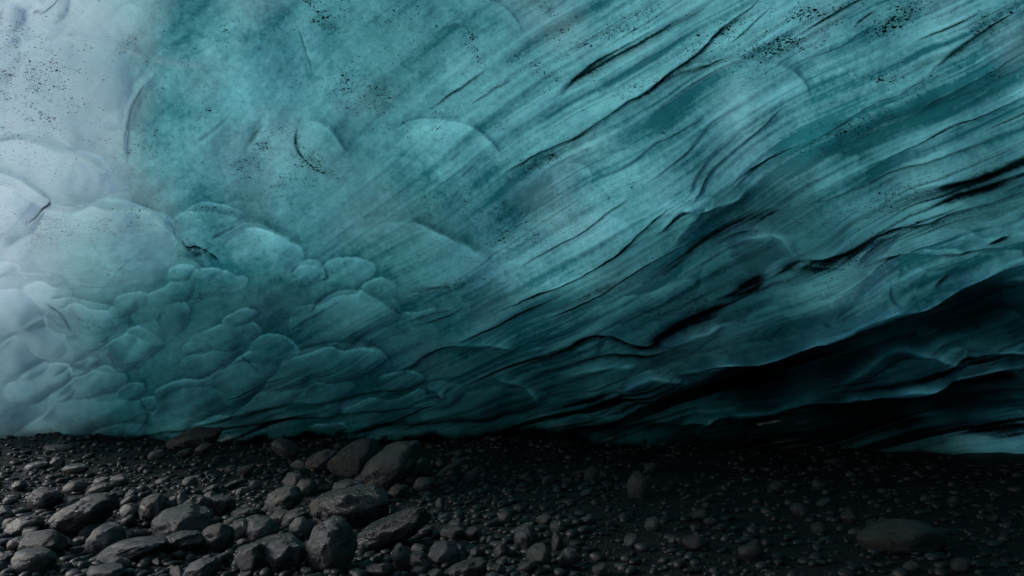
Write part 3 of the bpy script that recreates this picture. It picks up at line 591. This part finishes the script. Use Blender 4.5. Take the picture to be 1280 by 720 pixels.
# px, py, width, height (photo pixels), tilt, material, angularity, label
LM = [
 (240,552,64,30,14,'dark',.6,'black boulder lumped against the foot of the ice wall'),
 (70,565,34,9,0,'pale',.5,'long thin pale stone in the far gravel near the ice'),
 (43,583,28,12,12,'pale',.5,'pale flat stone behind a small upright angular stone, far gravel'),
 (70,581,16,15,-20,'grey',.9,'small upright angular stone in the far gravel'),
 (91,588,31,12,6,'pale',.3,'smooth flat oval stone in the far gravel'),
 (195,573,23,13,10,'green',.4,'pale greenish stone in front of the black boulder by the ice'),
 (228,572,20,13,25,'grey',.5,'leaning grey stone just below the black boulder'),
 (254,566,20,13,15,'grey',.5,'grey stone at the right foot of the black boulder'),
 (21,608,16,14,30,'pale',.6,'small bright tilted stone near the left edge of the gravel'),
 (91,614,26,18,8,'grey',.2,'small round grey stone above the large humped boulder'),
 (122,618,31,19,20,'grey',.2,'round grey cobble with pale top beside a bright flat stone'),
 (125,604,20,11,10,'grey',.4,'small grey stone behind two round cobbles'),
 (147,604,22,14,-5,'pale',.3,'pale rounded stone in the middle gravel'),
 (137,626,25,12,8,'pale',.6,'bright flat-topped stone catching the light'),
 (162,624,15,12,30,'pale',.6,'small slanted light stone next to the bright flat-topped one'),
 (176,618,13,10,0,'pale',.4,'tiny bright stone above the glossy black upright stone'),
 (192,642,31,40,35,'dark',.4,'glossy black stone standing upright and glinting wet'),
 (160,646,18,24,35,'dark',.5,'narrow dark stone leaning beside the glossy upright one'),
 (52,628,38,28,0,'dark',.5,'dark rough stone above the large humped boulder'),
 (90,654,82,54,28,'grey',.35,'large humped grey boulder with sloping left flank'),
 (25,666,40,30,25,'dark',.3,'dark rounded stone left of the large humped boulder'),
 (110,667,28,22,15,'pale',.3,'pale round stone tucked behind a bigger pale cobble'),
 (128,678,40,42,30,'pale',.25,'pale egg-shaped cobble with a bright left face'),
 (158,672,20,16,0,'dark',1.,'small dark wedge-shaped stone with a pointed top'),
 (174,670,17,13,0,'grey',.5,'small grey stone beside the dark wedge'),
 (144,659,12,10,0,'grey',.4,'tiny stone above the pale egg-shaped cobble'),
 (222,661,68,46,8,'green',.5,'large speckled greenish boulder with a domed top'),
 (221,684,58,26,8,'grey',.7,'flat grey stone with pointed left end under the speckled boulder'),
 (266,678,39,35,20,'grey',.35,'rounded grey cobble right of the speckled boulder'),
 (156,694,82,32,14,'pale',.8,'long flat slab with a pale top and sharp lower edge'),
 (48,686,54,32,5,'dark',.4,'dark squat stone below the large humped boulder'),
 (36,708,48,30,3,'green',.25,'smooth greenish rounded stone at the lower left'),
 (4,704,26,22,0,'dark',.4,'dark stone cut off by the left edge'),
 (128,718,44,20,5,'pale',.4,'pale stone cut off at the bottom below the long flat slab'),
 (249,715,42,28,20,'pale',.4,'pale domed stone at the bottom below the flat pointed stone'),
 (271,702,30,19,28,'grey',.6,'small slanted grey stone propped on the pale domed stone'),
 (312,704,38,38,0,'green',.7,'blocky greenish stone with a mottled face at the bottom'),
 (298,668,28,28,30,'grey',.5,'leaning grey stone left of the smooth bluish cobble'),
 (323,667,40,32,12,'pale',.3,'smooth bluish pale cobble with a bright crown'),
 (247,635,38,28,15,'grey',.8,'angular grey stone with a sloping face above the speckled boulder'),
 (228,629,15,24,20,'pale',.7,'thin pale stone standing on edge'),
 (271,634,34,26,-10,'dark',.8,'dark faceted stone beside the angular grey one'),
 (290,608,26,14,25,'pale',.7,'small angular pale stone with mottled top'),
 (306,592,19,13,15,'grey',.3,'small grey stone behind the angular pale mottled one'),
 (318,609,15,12,0,'pale',.2,'tiny round pale stone in the middle gravel'),
 (303,618,17,12,0,'grey',.4,'small grey stone between the mottled stone and a long flat one'),
 (305,641,36,14,5,'grey',.6,'long low grey stone in the middle of the stones'),
 (315,652,21,13,15,'pale',.5,'small pale stone above the smooth bluish cobble'),
 (354,568,31,24,-28,'green',.6,'greenish tilted block near the foot of the ice'),
 (375,584,23,12,-8,'pale',.5,'small bluish flat stone below the greenish tilted block'),
 (403,580,40,28,15,'grey',.6,'rough grey stone behind the big black boulders'),
 (442,578,62,46,20,'dark',.5,'big black boulder beside the tall greenish one'),
 (486,588,62,62,38,'green',.45,'tall smooth greenish boulder leaning to the right'),
 (523,594,25,30,40,'grey',.5,'slanted grey stone right of the tall greenish boulder'),
 (529,608,25,20,0,'grey',.4,'rounded grey stone below the slanted one'),
 (498,613,24,18,10,'dark',.4,'dark stone at the foot of the tall greenish boulder'),
 (563,587,33,22,32,'green',.5,'slanted greenish stone far right of the tall boulder'),
 (368,606,26,30,20,'grey',.5,'grey stone standing behind a brown cobble'),
 (381,612,24,22,0,'brown',.3,'brownish round stone left of the bluish domed boulder'),
 (437,616,44,28,-6,'grey',.2,'domed bluish grey boulder perched on a black one'),
 (434,637,92,50,5,'dark',.4,'huge black wet boulder under the bluish dome'),
 (398,630,18,15,25,'pale',.5,'bright white chip of stone at the left tip of the black boulder'),
 (350,632,46,36,25,'brown',.4,'brown humped cobble left of the white chip'),
 (352,650,30,20,0,'brown',.3,'low brown stone in front of the humped brown cobble'),
 (366,651,30,24,25,'grey',.5,'grey slanted stone above the pale tilted one'),
 (374,665,22,28,38,'pale',.5,'pale oval stone tilted steeply to the right'),
 (410,692,60,66,5,'green',.6,'large blocky greenish boulder with a flat light cap'),
 (352,702,50,40,12,'pale',.5,'pale faceted boulder at the bottom beside the greenish block'),
 (342,681,52,22,8,'green',.4,'low greenish stone behind the pale faceted boulder'),
 (486,668,90,50,24,'dark',.6,'long dark boulder sloping up to the right'),
 (525,703,26,28,25,'grey',.4,'rounded grey stone right of the long sloping boulder, by the bottom'),
 (555,695,38,30,-8,'pale',.4,'pale bluish cobble among small dark stones near the bottom'),
 (504,699,24,34,28,'grey',.6,'narrow grey stone standing under the long sloping boulder'),
 (581,713,50,28,20,'grey',.4,'grey boulder cut by the bottom edge below the bluish cobble'),
 (472,717,32,16,0,'dark',.4,'dark stone cut by the bottom edge right of the greenish block'),
 (550,632,11,15,15,'pale',.6,'tiny bright upright stone right of the black boulders'),
 (554,652,13,11,0,'pale',.4,'tiny pale pebble above the dark oval stone'),
 (567,668,30,18,0,'dark',.3,'dark oval stone above the pale bluish cobble'),
 (592,669,19,17,0,'grey',.3,'small round grey stone right of the dark oval one'),
 (595,693,14,16,10,'pale',.5,'small pale stone standing above the cut grey boulder'),
 (538,648,15,11,0,'grey',.4,'little grey stone above the tip of the long sloping boulder'),
 (632,650,17,18,0,'grey',.5,'dim grey stone in the middle of the dark gravel'),
 (626,691,18,22,0,'grey',.6,'upright grey stone at the edge of the lit stones'),
 (740,595,17,22,10,'grey',.5,'dim stone alone in the dark gravel close to the ice'),
 (798,610,26,34,0,'grey',.5,'dim tall stone with a lit left rim in the shadow'),
 (697,684,14,28,5,'green',.6,'narrow greenish stone standing in the shadowed gravel'),
 (712,702,23,24,15,'pale',.5,'pale stone furthest right in the lit gravel at the bottom'),
 (674,703,29,30,0,'green',.5,'greenish block left of the narrow standing stone'),
 (658,674,29,32,15,'green',.5,'greenish stone behind the block in the shadowed gravel'),
 (681,656,17,15,25,'grey',.6,'small grey stone above the narrow standing stone'),
 (648,636,13,9,0,'grey',.5,'small chip in the gravel at the edge of the shadow'),
 (876,647,20,14,15,'grey',.4,'small dim stone in the deep shadow'),
 (871,682,31,18,0,'dark',.2,'smooth black stone in the deep shadow'),
 (1001,645,19,17,0,'grey',.3,'round dim stone left of the great flat boulder'),
 (1025,662,18,15,0,'grey',.4,'dim stone close to the left of the great flat boulder'),
 (1133,676,104,40,-2,'green',.3,'great flat greenish boulder in the dark lower right'),
 (1143,713,20,13,0,'pale',.4,'pale stone below the great flat boulder'),
 (1045,578,20,10,0,'grey',.4,'dim low stone near the ice in the dark right'),
 (1063,650,15,11,0,'dark',.4,'little black stone touching the shadow left of the flat boulder'),
]
placed = []                                                 # x, y, radius, landmark index or None
def put_stone(o, px, py, w, h, tilt, sink=.28, yaw=0):
    pb, t = ground_at(px, py + h * .36)
    k = 1.12 * t / FPX                                             # metres per photo pixel at that distance (camera axis depth ~ t)
    wx, hz = w * k * .5, h * k * .5
    o.rotation_euler = (random.uniform(-.15, .15), -R(tilt), R(yaw))
    dep = (wx + hz) * .5 * random.uniform(.85, 1.15)
    # a tilted stone: find half axes that give the wanted width and height
    c, s = abs(math.cos(R(tilt))), abs(math.sin(R(tilt)))
    a2 = max((wx * wx * c * c - hz * hz * s * s), (wx * wx) * .55) / max(c ** 4 - s ** 4, .25) if tilt < 44 else wx * wx
    a = min(math.sqrt(a2), wx * 1.35); b2 = (hz * hz - a * a * s * s) / max(c * c, .3); b = math.sqrt(max(b2, (hz * .45) ** 2))
    o.scale = (a, dep, b)
    zc = gh(pb.x, pb.y) + hz * (1 - sink)
    o.location = (pb.x, pb.y + dep * .4, zc)
    return pb.x, pb.y + dep * .4, max(wx, dep)
for i, (px, py, w, h, tilt, mt, an, lab) in enumerate(LM):
    big = w * h > 900
    me = stone_mesh(100 + i, 5 if big else 4, an * .7, .13 if an > .3 else .07); me.materials.append(MT[mt])
    o = new_mesh_obj('boulder' if w >= 44 else 'stone', me)
    x, y, r = put_stone(o, px, py, w, h, tilt)
    placed.append((x, y, r)); o['label'] = lab; o['category'] = 'boulder' if w >= 44 else 'stone'; o['group'] = 'stones bedded on the floor of the ice cave'

# smaller stones: copies of a few shapes, scattered thickly at the left and thinning into the shadow
protos = []
for i in range(12):
    for mt in (['grey', 'dark', 'pale', 'green'][i % 4],):
        m = stone_mesh(500 + i, 3, [.2, .8, .5][i % 3]); m.materials.append(MT[mt]); protos.append((m, mt, ['rounded', 'angular', 'worn'][i % 3]))
fill = []
tries = 0
while len(fill) < 203 and tries < 30000:
    tries += 1
    py = 560 + 165 * random.random() ** .8; px = random.uniform(-15, 760) if random.random() < .88 else random.uniform(760, 1290)
    if random.random() > (1.15 - px / 900 if px < 760 else .5): continue
    w = (7 + 20 * random.random() ** 1.8) * (.45 + .75 * (py - 555) / 165)
    h = w * random.uniform(.5, .95)
    p, t = ground_at(px, py + h * .36); r = w * .5 * t / FPX
    if r < .03: continue
    if any((p.x - a) ** 2 + (p.y + r * .4 - b) ** 2 < (.78 * (r + c)) ** 2 for a, b, c in placed): continue
    fill.append((px, py, w, h)); placed.append((p.x, p.y + r * .4, r))
used = {}
nl = len(LM)
def core(s):                                               # the landmark's head phrase: words before 'with', 'beside' ...
    o_ = []
    for wd in s.split():
        if wd.strip(',') in ('with','beside','behind','above','below','under','near','in','at','right','left','next','catching','standing','among','between','close','cut','tucked','leaning','propped','perched','lumped','far','of','just','sloping','tilted','furthest','touching','alone') and len(o_) >= 2: break
        o_.append(wd.strip(','))
    return ' '.join(o_)
cores = [core(l[7]) for l in LM]
uniq = [i for i in range(nl) if cores.count(cores[i]) == 1 and LM[i][2] > 20]
for k, (px, py, w, h) in enumerate(fill):
    m, mt, shp = random.choice([p for p in protos if p[1] == 'dark' or px < 640 or random.random() < .25])  # mostly dark stones on the right, to deepen the shade there
    o = bpy.data.objects.new('pebble' if w < 14 else 'stone', m); C.objects.link(o)
    put_stone(o, px, py, w, h, random.uniform(-15, 30), .3, random.uniform(-40, 40))
    word = {'grey': 'grey', 'dark': 'black', 'pale': 'pale', 'green': 'greenish'}[mt]
    noun = 'pebble' if w < 14 else 'stone'
    cands = sorted(uniq, key=lambda i: (LM[i][0] - px) ** 2 + ((LM[i][1] - py) * 1.6) ** 2)
    lab = None
    for n_, i in enumerate(cands[:6]):
        dx, dy = px - LM[i][0], (py - LM[i][1]) * 1.6
        ds = math.hypot(dx, dy) / max(LM[i][2], 14)
        rel = ('right of' if dx > 0 else 'left of') if abs(dx) > abs(dy) else ('in front of' if dy > 0 else 'behind')
        pre = 'just ' if ds < .9 else ('' if ds < 1.8 else 'some way ')
        cand = f'{shp} {word} {noun} {pre}{rel} the {cores[i]}'
        if cand not in used and len(cand.split()) <= 16: lab = cand; break
    if lab is None: lab = cand
    used[lab] = 1
    o['label'] = lab; o['category'] = noun; o['group'] = 'small stones strewn between the boulders'

# gravel: thousands of little stones as one mass
def gravel():
    base = []
    for s in range(8):
        m = stone_mesh(900 + s, 2, .7, .2); v = np.array([q.co[:] for q in m.vertices]); f = np.array([p.vertices[:] for p in m.polygons]); base.append((v, f)); bpy.data.meshes.remove(m)
    V, F_ = [], []; off = 0
    n = 20000; i = 0
    while i < n:
        py = 553 + 200 * rng.random() ** 1.5; px = rng.uniform(-120, 1400)
        p, t_ = ground_at(px, py)
        if p.y > 19: continue
        i += 1
        if rng.random() < sm(620, 820, px) * .6: continue
        s = (.007 + .034 * rng.random() ** 3.2) * (1 + .06 * t_)
        v, f = base[rng.integers(8)]
        a = rng.uniform(0, 6.28); c, s_ = math.cos(a), math.sin(a)
        q = v * np.array([s * rng.uniform(.8, 1.5), s, s * rng.uniform(.4, .9)])
        q = np.stack([q[:, 0] * c - q[:, 1] * s_, q[:, 0] * s_ + q[:, 1] * c, q[:, 2]], 1)
        q += np.array([p.x, p.y, gh(p.x, p.y) + s * .2]); V.append(q); F_.append(f + off); off += len(v)
    V = np.concatenate(V); F_ = np.concatenate(F_)
    me = bpy.data.meshes.new('gravel'); me.vertices.add(len(V)); me.vertices.foreach_set('co', V.astype(np.float32).ravel())
    me.loops.add(F_.size); me.loops.foreach_set('vertex_index', F_.astype(np.int32).ravel())
    me.polygons.add(len(F_)); me.polygons.foreach_set('loop_start', np.arange(0, F_.size, 3, dtype=np.int32)); me.polygons.foreach_set('use_smooth', np.ones(len(F_), bool))
    me.update(calc_edges=True)
    t = NT('gravel'); co = t.coord()
    isl = t.n('NewGeometry').outputs['Random Per Island']
    col = t.mix(t.ramp(isl, .25, 1.0), (.0018, .0022, .0024, 1), (.015, .018, .0195, 1))
    col = t.mix(t.ramp(t.noise(co, 60, 4, .7), .35, .7, .4, 0), col, (.012, .012, .012, 1))
    t.l(col, t.b.inputs['Base Color']); t.b.inputs['Roughness'].default_value = .55; t.b.inputs['Specular IOR Level'].default_value = .22
    o = new_mesh_obj('gravel', me, t.m); o['kind'] = 'stuff'; o['label'] = 'dark wet gravel and grit between the stones'; o['category'] = 'gravel'
gravel()
print('cores', len(uniq), 'fill', len(fill), 'unique labels', len(used))

# the pale line along the near edge of the great flat boulder
flat = next(o for o in C.objects if o.get('label', '').startswith('great flat'))
bm = bmesh.new(); prev = None
mw = flat.matrix_basis.inverted()
dg_me = flat.data; Mx = flat.matrix_basis
fr_v = sorted([(Mx @ v.co) for v in dg_me.vertices if (Mx @ v.co).y < flat.location.y], key=lambda v: v.x)
for i in range(15):
    x = flat.location.x - .30 * flat.scale.x + i / 14 * .62 * flat.scale.x
    zt = flat.location.z - .12 * flat.scale.z - .14 * flat.scale.z * math.sin(i * .45)
    near = min(fr_v, key=lambda v: abs(v.x - x) + 1.5 * abs(v.z - zt))
    c = Vector((x, near.y - .004, near.z)); w = .0035 + .006 * math.sin(math.pi * i / 14)
    ring = [bm.verts.new(mw @ (c + Vector((0, .008 * math.cos(a), w * math.sin(a))))) for a in (0, 1.57, 3.14, 4.71)]
    if prev:
        for k in range(4): bm.faces.new((prev[k], prev[(k + 1) % 4], ring[(k + 1) % 4], ring[k]))
    prev = ring
me = bpy.data.meshes.new('pale_line'); bm.to_mesh(me); bm.free()
vn_ = new_mesh_obj('pale_line', me, MT['pale'], flat)
